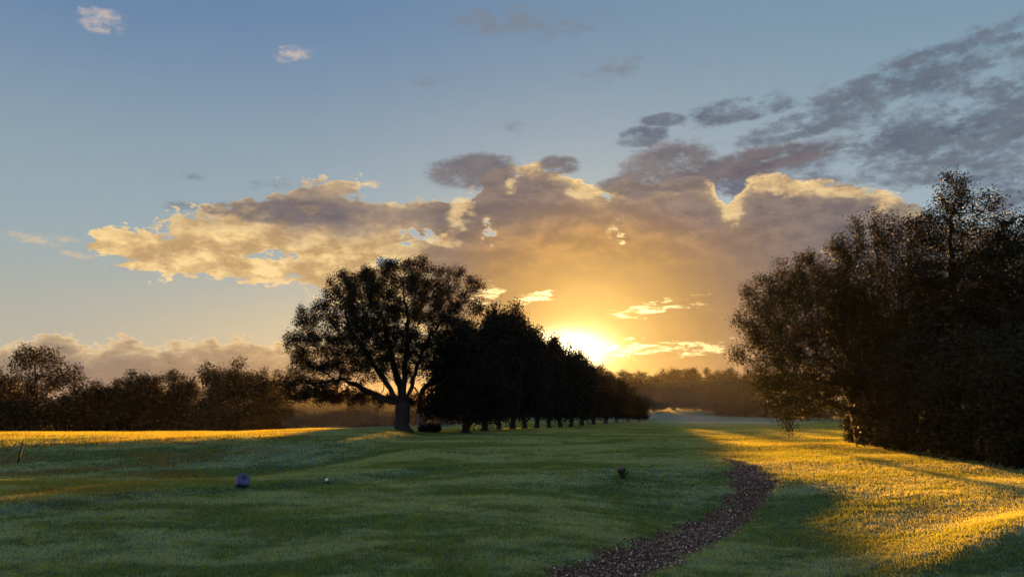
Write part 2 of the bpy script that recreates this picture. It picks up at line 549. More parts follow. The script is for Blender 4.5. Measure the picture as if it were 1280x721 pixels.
def make_tree(name, seed, trunk, blobs, nattr, step, leaf, spread, count, rtrunk, r0, leafmat, barkmat,
              droop=0.0, dk=None, di=None, thin=1.0, twig=2.0, up=.06, wisps=None, wisp_n=0, tip=.75, limbs=()):
    rng = np.random.default_rng(seed)
    A = blob_points(rng, blobs, nattr)
    if wisps: A = np.vstack([A, blob_points(rng, wisps, wisp_n)])
    tr = []
    t = np.array(trunk, float)
    for a, b in zip(t[:-1], t[1:]):
        k = max(1, int(np.linalg.norm(b - a) / step))
        for q in range(k): tr.append(a + (b - a) * q / k + rng.normal(size=3) * [.03, .03, 0])
    tr.append(t[-1])
    P, par = grow(rng, np.array(tr), A, step, di or step * 9, dk or step * 1.5, up=up, limbs=limbs)
    V, Fc, rad, kids = branch_mesh(P, par, r0, rtrunk)
    root = empty(name, (0, 0, 0))
    mesh_obj('trunk', V, Fc, M[barkmat], root, smooth=True)
    sel = np.array([i for i in range(len(P)) if rad[i] < r0 * twig and i > len(tr)])
    if thin < 1: sel = sel[rng.random(len(sel)) < thin]
    C = P[sel]
    ends = np.array([P[i] for i in range(len(P)) if not kids[i] and i > len(tr)])
    if len(ends): C = np.vstack([C, ends[rng.random(len(ends)) < tip]])
    v, f, tone = leaf_mesh(rng, C, leaf, spread, count, droop)
    mesh_obj('crown', v, f, M[leafmat], root, attr=tone)
    return root

def place(root, px, d, rz=0.0, scale=(1, 1, 1), dz=0.0, x=None):
    x = at(px, d) if x is None else x
    root.location = (x, d, float(zt(x, d)) - .05 + dz)
    root.rotation_euler = (0, 0, rz)
    root.scale = scale if isinstance(scale, tuple) else (scale,) * 3
    return root

def build_trees():
    # --- the big spreading tree
    s = 44.0 / F
    def bp(px, py, rx, ry, dy=0.0, ky=1.0):
        z = z_at(py, 44.0)
        return (x_at(px, 44.0, z) - at(503, 44.0), dy, z - float(zt(at(503, 44.0), 44.0)) + .05, rx * s, max(rx, ry) * s * ky, ry * s)
    blobs = [bp(490, 392, 88, 64), bp(412, 432, 56, 62), bp(395, 476, 42, 24), bp(560, 385, 34, 46), bp(545, 440, 30, 40),
             bp(480, 440, 70, 40), bp(445, 370, 50, 36), bp(535, 350, 36, 24), bp(372, 462, 24, 30), bp(490, 345, 40, 22), bp(400, 488, 34, 14), bp(365, 480, 16, 18), bp(440, 490, 26, 12)]
    wb = [bp(455, 499, 26, 10, 5.0), bp(505, 500, 26, 10, 5.2), bp(545, 500, 22, 11, 5.0), bp(410, 499, 26, 10, 4.4), bp(395, 491, 38, 13, -.5), bp(360, 478, 17, 18), bp(438, 496, 22, 10, .5),
          bp(592, 358, 14, 16), bp(600, 384, 9, 12), bp(578, 340, 12, 10), bp(455, 345, 12, 9), bp(520, 328, 16, 8)]
    big = make_tree('spreading_tree', 11, [(0, 0, 0), (.02, 0, .8), (-.02, 0, 1.5)], blobs, 2700, .26, .044, .155, 96, .42, .009, 'oak', 'bark',
                    dk=.36, di=2.6, twig=2.0, up=.03, thin=.85, wisps=wb, wisp_n=900,
                    limbs=[[(-.9, 0, 1.75), (-2.3, .3, 2.35), (-3.6, .4, 3.0)], [(-.25, .3, 2.6), (-.9, .6, 4.4), (-1.2, .7, 6.0)], [(.05, -.2, 2.7), (.25, -.4, 4.8), (.2, -.4, 6.6)],
                           [(.3, .2, 2.2), (.75, .3, 3.8), (1.4, .3, 5.4)], [(-.5, -.4, 2.1), (-1.8, -.9, 4.0), (-2.6, -1.2, 5.2)]])
    place(big, 503, 44.0)
    tag(big, 'large dark spreading tree with wide open crown, nearest in the row', 'tree')
    # --- slim tree behind it, with pale lower trunk
    s2 = 48.0 / F
    def bq(px, py, rx, ry):
        return ((px - 527) * s2, 0, (538 - py) * s2, rx * s2, rx * s2, ry * s2)
    slim = make_tree('slim_tree', 5, [(0, 0, 0), (-.15, 0, 1.4), (.05, 0, 2.6)],
                     [bq(592, 395, 13, 26), bq(575, 425, 22, 30), bq(555, 450, 25, 28)], 420, .26, .055, .16, 30, .17, .009, 'oak', 'bark', dk=.38)
    place(slim, 527, 47.5)
    tag(slim, 'slim leaning tree with pale guard round its foot beside the large spreading tree', 'tree')
    # pale protective sleeve on the slim trunk
    rng = np.random.default_rng(3)
    zs = np.linspace(-.1, 1.15, 9); vs = []; fs = []
    for k, z in enumerate(zs):
        for q in range(12):
            t = q / 12 * 2 * np.pi
            r = .25 - .03 * (z / 1.15) + .012 * rng.random()
            vs.append((math.cos(t) * r - .107 * max(z, 0), math.sin(t) * r, z))
    for k in range(8):
        for q in range(12):
            fs.append((k * 12 + q, k * 12 + (q + 1) % 12, (k + 1) * 12 + (q + 1) % 12, (k + 1) * 12 + q))
    mesh_obj('trunk_guard', vs, fs, M['pale'], slim, smooth=True)
    # leafy shrub at its foot
    sh = make_tree('low_shrub', 21, [(0, 0, 0), (0, 0, .15)], [(0, 0, .28, .75, .6, .28)], 120, .12, .05, .09, 40, .03, .006, 'shrub', 'bark')
    place(sh, 538, 47.0)
    tag(sh, 'low dark shrub at the foot of the slim tree', 'shrub')

    # --- the dark row running away to the right
    def dome(h, w, base, n, rng, ky=1.0, skirt=0):
        out = [(0, 0, base + (h - base) * .48, w * .86, w * .86 * ky, (h - base) * .46)]
        for k in range(n):
            a = rng.random() * 2 * np.pi; q = w * (.42 + .38 * rng.random())
            zz = base + (h - base) * (.22 + .58 * rng.random())
            rr = w * (.3 + .22 * rng.random())
            out.append((math.cos(a) * q, math.sin(a) * q * ky, zz, rr, rr, rr * (.7 + .3 * rng.random())))
        for k in range(skirt):
            a = k / skirt * 2 * np.pi + rng.random(); q = w * .62
            out.append((math.cos(a) * q, math.sin(a) * q * ky, base + w * .25, w * .36, w * .36, w * .3))
        out.append((0, 0, h - w * .30, w * .55, w * .55, w * .30))
        return out
    prng = np.random.default_rng(77)
    protos = []
    for k in range(4):
        bl = dome(6.0, 2.4, .95, 9, prng, skirt=6)
        fk = .5 if k == 0 else .25
        wis = [(prng.normal() * 1.2, prng.normal() * 1.2, 5.2 + prng.random() * .8, .5, .5, .5) for _ in range(4)]
        p = make_tree('row_tree', 100 + k, [(0, 0, 0), (.05, 0, .6), (-.05 + .2 * (k % 2), 0, 1.1)], bl, 1200, .27, .075, .25, 70, .2, .011,
                      'row', 'bark', dk=.42, wisps=wis, wisp_n=110,
                      limbs=[[(-.35, 0, 1.5), (-.7, .1, 2.4)], [(.4, .1, 1.6), (.8, 0, 2.6)]] if k == 0 else [[(.2 - .3 * (k % 2), .3, 2.2)]])
        protos.append(p)
    row = [(582, 45, 417, 52), (606, 51, 400, 40), (624, 56, 381, 34), (641, 61, 391, 34), (656, 66, 411, 32), (671, 72, 421, 31), (686, 78, 424, 30),
           (700, 85, 433, 28), (714, 92, 440, 28), (727, 100, 448, 27), (742, 108, 456, 26), (757, 116, 463, 24), (771, 124, 473, 22), (785, 131, 485, 19), (799, 137, 498, 14)]
    words = ['first', 'second', 'third', 'fourth', 'fifth', 'sixth', 'seventh', 'eighth', 'ninth', 'tenth', 'eleventh', 'twelfth', 'thirteenth', 'fourteenth', 'last']
    used = set()
    for i, (px, d, top, hw) in enumerate(row):
        k = [0, 2, 1, 3, 0, 1, 2, 3, 1, 0, 2, 3, 1, 0, 2][i]
        o = protos[k] if k not in used else copy_tree(protos[k])
        used.add(k)
        x = at(px, d); h = z_at(top, d) - float(zt(x, d)); w = hw * [1.12, 1.2, 1.0, 1.15][i % 4] * d / F
        place(o, px, d, rz=i * 2.3, scale=(w / 2.45, w / 2.45, h / 6.2))
        if i == 0: lab = 'low dark tree with forked trunk just right of the large spreading tree'
        elif i == 2: lab = 'third tree of the dark row, the tallest after the large spreading tree'
        elif i == 14: lab = 'last and smallest tree at the far right end of the dark row'
        else: lab = words[i] + ' tree of the dark row, counting away from the large spreading tree'
        tag(o, lab, 'tree', 'trees in the dark row across the fairway')

    # --- woodland: prototypes for the distant trees
    wp = []
    for k in range(5):
        w = [4.2, 3.6, 4.6, 3.2, 4.0][k]
        bl = dome(9.0, w, [.2, .2, .1, 1.0, .7][k], 13, prng, skirt=8)[1:]
        bl = [(0, 0, 4.0, w * .6, w * .6, 3.6)] + bl
        wis = [(prng.normal() * w * .45, prng.normal() * w * .45, 8.2 + prng.random() * 1.6, .5, .5, .8) for _ in range(6)]
        p = make_tree('woodland_tree', 200 + k, [(0, 0, 0), (.1, 0, 1.1), (0, .1, 2.0)], bl, 1150, .42, .125, .40, 66, .26, .02, 'wood', 'bark', dk=.62, tip=1.0, wisps=wis, wisp_n=170)
        p['w'] = w
        wp.append(p)
    wused = set()
    def wood(k, px, d, top, hw, label, group, rz, base=None):
        o = wp[k] if k not in wused else copy_tree(wp[k])
        wused.add(k)
        x = at(px, d); h = z_at(top, d) - float(zt(x, d)); w = hw * d / F
        place(o, px, d, rz, (w / wp[k]['w'], w / wp[k]['w'], h / 9.6))
        tag(o, label, 'tree', group)
        return o
    # left edge of the field
    oak = [(-3.6, 0, 5.9, 2.6, 2.4, 1.4), (-.5, 0, 8.4, 3.0, 2.6, 1.6), (2.6, 0, 6.6, 2.3, 2.4, 1.5), (4.3, .5, 5.1, 1.6, 1.5, .9), (.2, 1, 6.4, 2.4, 2.2, 1.2),
           (-1.4, 0, 3.3, 2.8, 2.6, 1.9), (1.6, 0, 2.6, 3.4, 2.8, 1.9), (-3.8, 0, 2.0, 2.4, 2.4, 2.0)]
    lo = make_tree('woodland_oak', 301, [(0, 0, 0), (.1, 0, 1.4), (0, 0, 3.0)], oak, 1150, .4, .12, .28, 26, .34, .018, 'wood', 'bark', dk=.62)
    x = at(44, 92); place(lo, 44, 92, 0, ((1.12, 1.0, (z_at(432, 92) - float(zt(x, 92))) / 10.0)))
    tag(lo, 'broad tree with layered gappy crown at the left end of the far field edge', 'tree')
    G = 'trees along the left field edge'
    wood(0, -48, 96, 452, 60, 'dark tree cut off at the picture\'s left border beyond the field', G, .4)
    wood(2, 98, 104, 488, 36, 'low pale tree in the gap right of the broad layered tree', G, 1.1)
    wood(1, 136, 97, 478, 36, 'rounded dark tree at the left foot of the domed field edge tree', G, 2.0)
    wood(2, 175, 95, 465, 46, 'domed dark tree near the middle of the left field edge', G, 3.1)
    wood(1, 226, 97, 472, 30, 'small dark tree between the domed tree and the peaked tree', G, 4.4)
    wood(0, 276, 93, 455, 48, 'tall peaked dark tree along the left field edge', G, 5.6)
    wood(1, 330, 96, 466, 28, 'golden edged tree at the right end of the left field edge', G, .9)
    wood(2, 10, 103, 478, 50, 'dark rounded tree below the broad layered crown at far left', G, 2.9)
    # hazy wood far behind the row
    G = 'hazy trees of the far wood behind the row'
    far = [(352, 150, 482, 26), (384, 158, 489, 28), (418, 165, 491, 30), (455, 160, 488, 30), (492, 170, 492, 30), (528, 165, 488, 32), (566, 172, 490, 32),
           (604, 176, 488, 32), (642, 180, 486, 32), (676, 186, 438, 12), (692, 190, 441, 10), (715, 192, 480, 28), (746, 198, 474, 26)]  # narrow tall pair, unseen behind the row, shaped and added to block low sun
    wds = ['first', 'second', 'third', 'fourth', 'fifth', 'sixth', 'seventh', 'eighth', 'ninth', 'tenth', 'eleventh', 'twelfth', 'thirteenth']
    for i, (px, d, top, hw) in enumerate(far):
        wood([0, 2, 1, 2, 0][i % 5], px, d, top, hw, wds[i] + ' hazy tree from the left in the far wood behind the row', G, i * 1.7)
    G = 'hazy trees of the wood across the valley'
    farr = [(770, 205, 468, 20, 'low glowing hazy tree just right of the sun, left end of the valley wood', 1), (792, 200, 461, 22, 'rounded hazy tree in orange light across the valley', 3),
            (817, 204, 462, 22, 'hazy tree on bare trunks across the valley, sky showing beneath', 4), (842, 208, 458, 24, 'hazy tree with bright gaps between trunks across the valley', 3),
            (868, 204, 457, 24, 'flat topped hazy brown tree in the middle of the valley wood', 4), (893, 196, 461, 20, 'hazy tree beside the notch in the valley wood skyline', 0),
            (916, 176, 455, 26, 'tallest hazy tree of the valley wood, near the golden birch', 2), (946, 170, 458, 26, 'dark hazy tree just left of the golden birch across the valley', 0),
            (980, 165, 460, 28, 'hazy tree half hidden behind the left skirt of the golden birch', 1), (1018, 168, 458, 28, 'hazy tree far behind the golden birch crown', 2),
            (1075, 165, 460, 34, 'hazy tree far behind the bushy green tree', 0), (1140, 160, 456, 36, 'hazy tree far behind the spired tree', 1), (1215, 158, 458, 38, 'hazy tree far behind the dark tree at the right border', 2), (1300, 156, 455, 40, 'hazy tree beyond the right border of the picture', 0)]
    for i, (px, d, top, hw, lab, k) in enumerate(farr):
        wood(k, px, d, top + 6, hw, lab, G, i * 2.1)

    # --- right: birch with drooping golden skirts, then the tall dark clump
    s3 = 31.0 / F
    def br(px, py, rx, ry, dy=0.0, ky=1.0):
        z = z_at(py, 31.0)
        return (x_at(px, 31.0, z) - at(1078, 31.0), dy, z - float(zt(at(1078, 31.0), 31.0)) + .05, rx * s3, max(rx, ry) * s3 * ky * .9, ry * s3)
    bl = [br(985, 405, 55, 60), br(1030, 370, 60, 50), br(960, 420, 36, 42), br(1000, 470, 48, 45), br(968, 480, 30, 40), br(1050, 440, 60, 70), br(983, 512, 13, 24),
          br(1020, 495, 30, 24), br(1000, 350, 34, 30), br(948, 398, 26, 26), br(1082, 500, 24, 26), br(1085, 470, 40, 40)]
    wb = [br(976, 335, 9, 14), br(1000, 326, 8, 14), br(1018, 328, 9, 14), br(935, 365, 10, 12), br(1045, 312, 10, 18), br(922, 398, 8, 10), br(920, 440, 7, 14), br(1062, 330, 12, 18), br(956, 350, 9, 12)]
    b1 = make_tree('golden_birch', 41, [(0, 0, 0), (-.15, 0, .9), (-.3, 0, 1.9)], bl, 2700, .22, .037, .16, 112, .22, .007, 'birch', 'bark', dk=.33, di=2.2, droop=.10, up=-.02, tip=1.0, wisps=wb, wisp_n=420)
    place(b1, 1078, 31)
    tag(b1, 'golden edged birch with drooping skirts over the sunlit grass', 'tree')
    s4 = 29.0 / F
    def bt(px, py, rx, ry, cx, dy=0.0):
        d = {1115: 30.5, 1200: 29.0, 1272: 27.0}[cx]; z = z_at(py, d)
        return (x_at(px, d, z) - at(cx, d), dy, z - float(zt(at(cx, d), d)) + .05, rx * s4, max(rx, ry) * s4 * .8, ry * s4)
    bl = [bt(1110, 345, 50, 60, 1115), bt(1090, 400, 60, 70, 1115), bt(1140, 390, 50, 80, 1115), bt(1102, 302, 40, 32, 1115), bt(1120, 470, 70, 70, 1115), bt(1130, 305, 24, 28, 1115), bt(1075, 320, 22, 26, 1115)]
    wb = [bt(1075, 288, 12, 20, 1115), bt(1098, 280, 13, 20, 1115), bt(1122, 284, 13, 18, 1115), bt(1142, 284, 13, 20, 1115), bt(1056, 302, 12, 18, 1115), bt(1156, 296, 8, 20, 1115)]
    b2 = make_tree('bushy_tree', 42, [(0, 0, 0), (.1, 0, 1.2), (0, 0, 2.4)], bl, 2400, .23, .037, .17, 100, .22, .008, 'olive', 'bark', dk=.35, di=2.2, tip=1.0, wisps=wb, wisp_n=320)
    place(b2, 1115, 30.5)
    tag(b2, 'bushy dark green tree between the golden birch and the tall spired tree', 'tree')
    bl = [bt(1194, 242, 20, 36, 1200), bt(1192, 285, 42, 42, 1200), bt(1236, 262, 22, 28, 1200), bt(1160, 292, 26, 28, 1200), bt(1215, 320, 52, 46, 1200), bt(1180, 360, 50, 50, 1200), bt(1215, 420, 70, 80, 1200), bt(1168, 270, 14, 16, 1200), bt(1225, 265, 18, 20, 1200)]
    b3 = make_tree('spired_tree', 43, [(0, 0, 0), (-.1, 0, 2.0), (.15, 0, 4.5), (.25, 0, 7.0), (.45, 0, 9.2)], bl, 2200, .23, .041, .17, 80, .24, .008, 'shrub', 'bark', dk=.36, di=2.0, tip=1.0)
    place(b3, 1200, 29)
    tag(b3, 'tallest tree at the right, its thin spire open to the sky', 'tree')
    bl = [bt(1258, 282, 22, 26, 1272), bt(1275, 330, 46, 46, 1272), bt(1300, 280, 30, 40, 1272), bt(1270, 390, 60, 80, 1272), bt(1310, 360, 60, 90, 1272), bt(1280, 480, 80, 70, 1272)]
    b4 = make_tree('edge_tree', 44, [(0, 0, 0), (.1, 0, 2.0), (0, 0, 4.0), (0, 0, 7.0)], bl, 2200, .24, .043, .18, 85, .24, .008, 'shrub', 'bark', dk=.38, di=2.0, tip=1.0)
    place(b4, 1272, 27)
    tag(b4, 'dark tree standing at the picture\'s right border beside the spired tree', 'tree')
    # understorey thicket along the edge of the grass
    G = 'thicket shrubs under the right hand trees'
    bl = [(0, 0, 1.3, 1.5, 1.3, 1.3), (.7, .2, 2.2, 1.0, 1.0, 1.0), (-.8, 0, 1.8, 1.0, 1.0, 1.0), (0, 0, .5, 1.7, 1.4, .6)]
    th = make_tree('thicket_shrub', 51, [(0, 0, 0), (0, 0, .3)], bl, 700, .2, .055, .18, 60, .06, .008, 'shrub', 'bark', dk=.3, tip=1.0)
    spots = [(1080, 32.5, .5, 'low dark shrub on the grass edge beside the golden birch trunk'), (1130, 29, 1.15, 'dark thicket shrub under the bushy tree'),
             (1178, 26.5, 1.25, 'dark thicket shrub under the spired tree'), (1222, 24, 1.2, 'dark thicket shrub right of the spired tree\'s foot'),
             (1268, 21.8, 1.15, 'dark thicket shrub nearest the picture\'s lower right border'), (1330, 19.5, 1.15, 'dark thicket shrub cut off by the right border'),
             (1160, 31, 1.6, 'tall thicket shrub behind the edge of the dark clump'), (1235, 28, 1.7, 'tall thicket shrub deep in the dark clump')]
    for i, (px, d, sc, lab) in enumerate(spots):
        o = th if i == 0 else copy_tree(th)
        place(o, px, d, i * 1.3, sc)
        tag(o, lab, 'shrub', G)

# ---------------------------------------------------------------- small things on the grass
def box_bm(size, bevel):
    import bmesh
    bm = bmesh.new(); bmesh.ops.create_cube(bm, size=1.0)
    bmesh.ops.scale(bm, vec=size, verts=bm.verts)
    bmesh.ops.bevel(bm, geom=bm.edges[:], offset=bevel, segments=2, affect='EDGES')
    return bm

def bm_obj(name, bm, mat, parent, smooth=False):
    me = bpy.data.meshes.new(name); bm.to_mesh(me); bm.free(); me.materials.append(mat)
    if smooth:
        for p in me.polygons: p.use_smooth = True
    o = bpy.data.objects.new(name, me); COL.objects.link(o); o.parent = parent
    return o

def lathe(name, prof, ns, mat, parent, axis=None, origin=(0, 0, 0)):
    vs, fs = [], []
    for r, z in prof:
        for q in range(ns):
            t = q / ns * 2 * math.pi
            vs.append(Vector((math.cos(t) * r, math.sin(t) * r, z)))
    for k in range(len(prof) - 1):
        for q in range(ns):
            fs.append((k * ns + q, k * ns + (q + 1) % ns, (k + 1) * ns + (q + 1) % ns, (k + 1) * ns + q))
    fs.append(tuple(range(ns - 1, -1, -1))); fs.append(tuple((len(prof) - 1) * ns + q for q in range(ns)))
    m = Matrix.Translation(origin)
    if axis is not None: m = m @ Vector((0, 0, 1)).rotation_difference(Vector(axis)).to_matrix().to_4x4()
    return mesh_obj(name, [m @ v for v in vs], fs, mat, parent, smooth=False)

def build_props():
    blue = simple_mat('blue plastic', (.034, .046, .17), .35, .35, 18)
    navy = simple_mat('dark recess', (.008, .010, .03), .5)
    black = simple_mat('black paint', (.012, .012, .012), .5)
    white = simple_mat('white paint', (.8, .8, .78), .5, .08)
    postm = simple_mat('tarred wood', (.016, .013, .010), .8)
    ropem = simple_mat('weathered rope', (.20, .20, .17), .8)
    # blue tilted cube
    p = ground_hit(302, 609)
    r = empty('tee_marker', p)
    sz = .235
    body = bm_obj('body', box_bm((sz, sz, sz), .02), blue, r)
    body.location = (0, .02, sz * .50); body.rotation_euler = (R(-28), R(10), R(36))
    bm = box_bm((sz * .42, .012, sz * .42), .004)
    rc = bm_obj('recess', bm, navy, body); rc.location = (-.01, -sz / 2, .035)
    bm = box_bm((sz * .30, .012, sz * .30), .004)
    bm2 = bm_obj('top_plate', box_bm((sz * .6, sz * .6, .012), .004), blue, body); bm2.location = (0, 0, sz / 2)
    bm.free()
    lathe('spike', [(.012, -.12), (.014, .10)], 8, black, r)
    tag(r, 'blue cube tee marker sitting tilted on the shaded grass', 'tee marker')
    # white striped marker
    p = ground_hit(412, 605)
    r = empty('peg_marker', p)
    ax = Vector((-.55, -.1, .8)).normalized()
    lathe('peg', [(.014, -.06), (.026, .03), (.030, .16), (.024, .185)], 14, black, r, ax, (0, 0, 0))
    lathe('white_band', [(.030, .095), (.0325, .10), (.0325, .150), (.030, .155)], 14, white, r, ax, (0, 0, 0))
    tag(r, 'small leaning black peg with a bright white band on the grass', 'tee marker')
    # black marker
    p = ground_hit(780, 598)
    r = empty('cup_marker', p)
    ax = Vector((-.28, 0, 1)).normalized()
    lathe('stem', [(.035, -.05), (.05, .02), (.062, .10), (.075, .15)], 14, black, r, ax)
    lathe('head', [(.07, .14), (.10, .165), (.105, .20), (.09, .235), (.05, .25)], 14, black, r, ax)
    lathe('side_peg', [(.012, 0), (.015, .12)], 8, black, r, Vector((.35, 0, 1)).normalized(), (.055, 0, .06))
    tag(r, 'black cup shaped marker with a side peg standing near the path', 'tee marker')
    # post and rope
    p = ground_hit(22, 579)
    r = empty('rope_post', p)
    ax = Vector((.17, 0, 1)).normalized()
    d = float(p[1]); H = 23.5 / F * d
    lathe('post', [(.035, -.15), (.033, H * .94)], 8, postm, r, ax)
    lathe('cap', [(.03, -.012), (.05, 0), (.052, .035), (.03, .05)], 10, postm, r, (.5, 0, 1), tuple(ax * H * .95 / ax.z * 1.0))
    tag(r, 'short leaning dark post at the left border with a rope', 'post')
    a = Vector(p) + ax * H * .86
    b = Vector(ground_hit(-40, 592)) + Vector((0, 0, .02))
    vs, fs = [], []
    N = 24
    for k in range(N + 1):
        t = k / N
        c = a.lerp(b, t); c.z -= .10 * 4 * t * (1 - t)
        for q in range(6):
            u = q / 6 * 2 * math.pi + t * 20
            vs.append((c.x + math.cos(u) * .008, c.y + math.cos(u) * .006, c.z + math.sin(u) * .016))
    for k in range(N):
        for q in range(6): fs.append((k * 6 + q, k * 6 + (q + 1) % 6, k * 6 + 6 + (q + 1) % 6, k * 6 + 6 + q))
    o = mesh_obj('barrier_rope', vs, fs, ropem, None, smooth=True)
    tag(o, 'pale slack rope running from the dark post down to the grass', 'rope')

# ---------------------------------------------------------------- sky, sun, haze
def build_world():
    w = bpy.data.worlds.new('World'); SC.world = w; w.use_nodes = True
    w.node_tree.nodes.clear()
    t = NT(w.node_tree)
    out = t.n('ShaderNodeOutputWorld'); bg = t.n('ShaderNodeBackground')
    tc = t.n('ShaderNodeTexCoord'); D = tc.outputs['Generated']
    nd = t.vmath('NORMALIZE', D); D = nd.outputs[0]
    sx = t.n('ShaderNodeSeparateXYZ'); t.link(D, sx.inputs[0])
    x, y, z = (S(t, sx.outputs[i]) for i in range(3))
    az = t.math('ARCTAN2', x, y) * 57.29578
    el = t.math('ARCSINE', z) * 57.29578
    dt = t.vmath('DOT_PRODUCT', D, tuple(SUN_DIR))
    sd = t.math('ARCCOSINE', S(t, dt.outputs['Value']).min(.999999)) * 57.29578     # degrees from the sun
    # --- clear sky: physical sky, graded
    sky = t.n('ShaderNodeTexSky', sky_type='NISHITA'); sky.sun_disc = False
    sky.sun_elevation = R(LAMP_EL); sky.sun_rotation = R(SUN_AZ); sky.air_density = 1.0; sky.dust_density = 1.5; sky.ozone_density = 1.5
    nish = t.mix(1.0, sky.outputs[0], (.05, .05, .05), 'MULTIPLY')
    azw = t.smooth(az, -34, 30)
    hi = t.mix(azw, (.112, .222, .41), (.165, .295, .42))
    grad = t.mix(t.smooth(el, 10, 31), t.mix(azw, (.33, .43, .47), (.33, .45, .52)), hi)
    grad = t.mix(t.smooth(el, 13, 3), grad, t.mix(t.smooth(az, -34, -8), (.50, .47, .38), (.74, .58, .34)))
    # the half of the sky behind the viewer is higher and paler
    back = t.smooth(y, .25, -.4)
    over = t.smooth(el, 33, 60)
    grad = t.mix(back, grad, (.52, .57, .64))
    grad = t.mix(over, grad, (.37, .46, .62))
    col = t.mix(.08, grad, nish)
    # glow of the sun in the air
    g2 = (sd * -.10).exp()
    col = t.mix(1.0, col, t.mix(1.0, (1.0, .62, .22), t.ramp(g2 * .30, [(0, (0, 0, 0)), (1, (1, 1, 1))]), 'MULTIPLY'), 'ADD')

    # --- clouds
    zs = t.n('ShaderNodeVectorMath', operation='MULTIPLY'); t.link(D, zs.inputs[0]); zs.inputs[1].default_value = (1, 1, 2.1)
    Q = zs.outputs[0]
    toS = t.vmath('SUBTRACT', tuple(SUN_DIR * np.array([1, 1, 2.1])), Q)
    toS = t.vmath('NORMALIZE', toS.outputs[0])
    toS = t.vmath('SCALE', toS.outputs[0], scale=.022)
    Q2 = t.vmath('ADD', Q, toS.outputs[0]).outputs[0]
    def fb(v, sc, det=9, ro=.55, off=0.0):
        if off: v = t.vmath('ADD', v, (off, off * .7, off * .3)).outputs[0]
        return t.noise(v, sc, det, ro, .15)
    AZ0, AZ1, EL1 = -40.0, 40.0, 32.0
    azn = (az - AZ0) / (AZ1 - AZ0)
    def edge(pix):
        pts = []
        for p in pix:
            a, e = pix_ang(*p)
            pts.append(((a - AZ0) / (AZ1 - AZ0), e / EL1))
        return t.curve(azn, pts) * EL1
    front = t.smooth(y, .45, .62)
    n1 = fb(Q, 9.0); n1b = fb(Q2, 9.0)
    n2 = fb(Q, 26.0, 7, .66, 3.1); n2b = fb(Q2, 26.0, 7, .66, 3.1)
    def vor(v, sc):
        q = t.n('ShaderNodeTexVoronoi', feature='F1', normalize=True)
        t.put(q.inputs['Vector'], v); q.inputs['Scale'].default_value = sc; q.inputs['Detail'].default_value = 3.0
        q.inputs['Roughness'].default_value = .55; q.inputs['Lacunarity'].default_value = 2.1
        return S(t, q.outputs['Distance']).inv()
    dq = t.n('ShaderNodeTexNoise'); t.link(Q, dq.inputs['Vector']); dq.inputs['Scale'].default_value = 16.0; dq.inputs['Detail'].default_value = 3.0
    dq = t.vmath('SCALE', t.vmath('SUBTRACT', dq.outputs['Color'], (.5, .5, .5)).outputs[0], scale=.05).outputs[0]
    v1, v1b = vor(t.vmath('ADD', Q, dq).outputs[0], 15.0), vor(t.vmath('ADD', Q2, dq).outputs[0], 15.0)
    n3 = fb(Q, 70.0, 4, .62, 7.7)
    puff = n1 * .38 + n2 * .34 + n3 * .20 + (v1 - .42) * .36
    puffb = n1b * .38 + n2b * .34 + n3 * .20 + (v1b - .42) * .36
    lit = t.smooth(puff - puffb, -.07, .10)        # faces turned to the sun

    rimc = t.mix(t.smooth(sd, 6, 26), (1.25, .86, .32), (1.05, .74, .34))
    body = t.ramp(sd / 40.0, [(0.0, (1.2, .75, .26)), (.08, (.66, .36, .10)), (.15, (.47, .255, .085)), (.22, (.36, .205, .088)), (.32, (.22, .155, .125)), (.50, (.155, .145, .155)), (1, (.15, .16, .19))])
    lowb = t.smooth(el, 14, 4)

    def layer(col, dens, bodyc, rim, rim_k, amax=1.0, soft=(0.0, .16), rmod=None):
        a = t.smooth(dens, soft[0], soft[1]) * front * amax
        r = ((dens.max(0.0)) * (rim_k * -1.0)).exp()
        r = r.clamp()
        if rmod is not None: r = r * rmod
        c = t.mix(r, bodyc, rim)
        return t.mix(a, col, c)

    # upper grey drifts at the right
    def ell(px, py, rx, ry, rot=0.0):
        a0, e0 = pix_ang(px, py); k = 57.29578 / F
        u = (az - a0) / (rx * k); v = (el - e0) / (ry * k)
        if rot:
            c, s_ = math.cos(R(rot)), math.sin(R(rot))
            dx, dy = (az - a0), (el - e0)
            u = (dx * c + dy * s_) / (rx * k); v = (dy * c - dx * s_) / (ry * k)
        return 1.0 - (u * u + v * v)
    def union(lst):
        m = ell(*lst[0])
        for q in lst[1:]: m = m.max(ell(*q))
        return m.max(-4.0)
    grey = union([(1215, 115, 150, 38, -4), (1120, 105, 120, 26, 14), (1270, 170, 90, 55, 0), (1080, 205, 190, 24, 3), (930, 136, 70, 15, 4), (1180, 200, 110, 26, 0),
                  (800, 172, 34, 13, 8), (1020, 150, 110, 16, 10), (830, 150, 30, 8, 0), (920, 205, 80, 12, 8), (1250, 235, 60, 26, 0), (1290, 60, 90, 20, 0), (1240, 150, 120, 60, 0), (1130, 195, 130, 24, 0), (980, 205, 90, 16, 6)])
    gd = grey.min(.42) * .34 + (n1 * .42 + n2 * .42 + n3 * .16 - .5) * 2.4 + .11
    gcol = t.mix(t.smooth(n2, .35, .65), (.074, .100, .155), (.135, .162, .212))
    col = t.mix(t.smooth(gd, 0, .40) * front * .93, col, gcol)
    # small grey and pink wisps
    wis = union([(240, 220, 26, 7, -8), (340, 232, 48, 8, 6), (235, 258, 34, 6, 2), (545, 102, 34, 10, 10), (665, 28, 90, 22, 0), (700, 205, 26, 12, 5), (640, 158, 24, 8, 0), (760, 90, 40, 14, 10), (300, 268, 46, 8, 0)])
    wd = wis * .24 + (n2 - .5) * 2.0 + .0
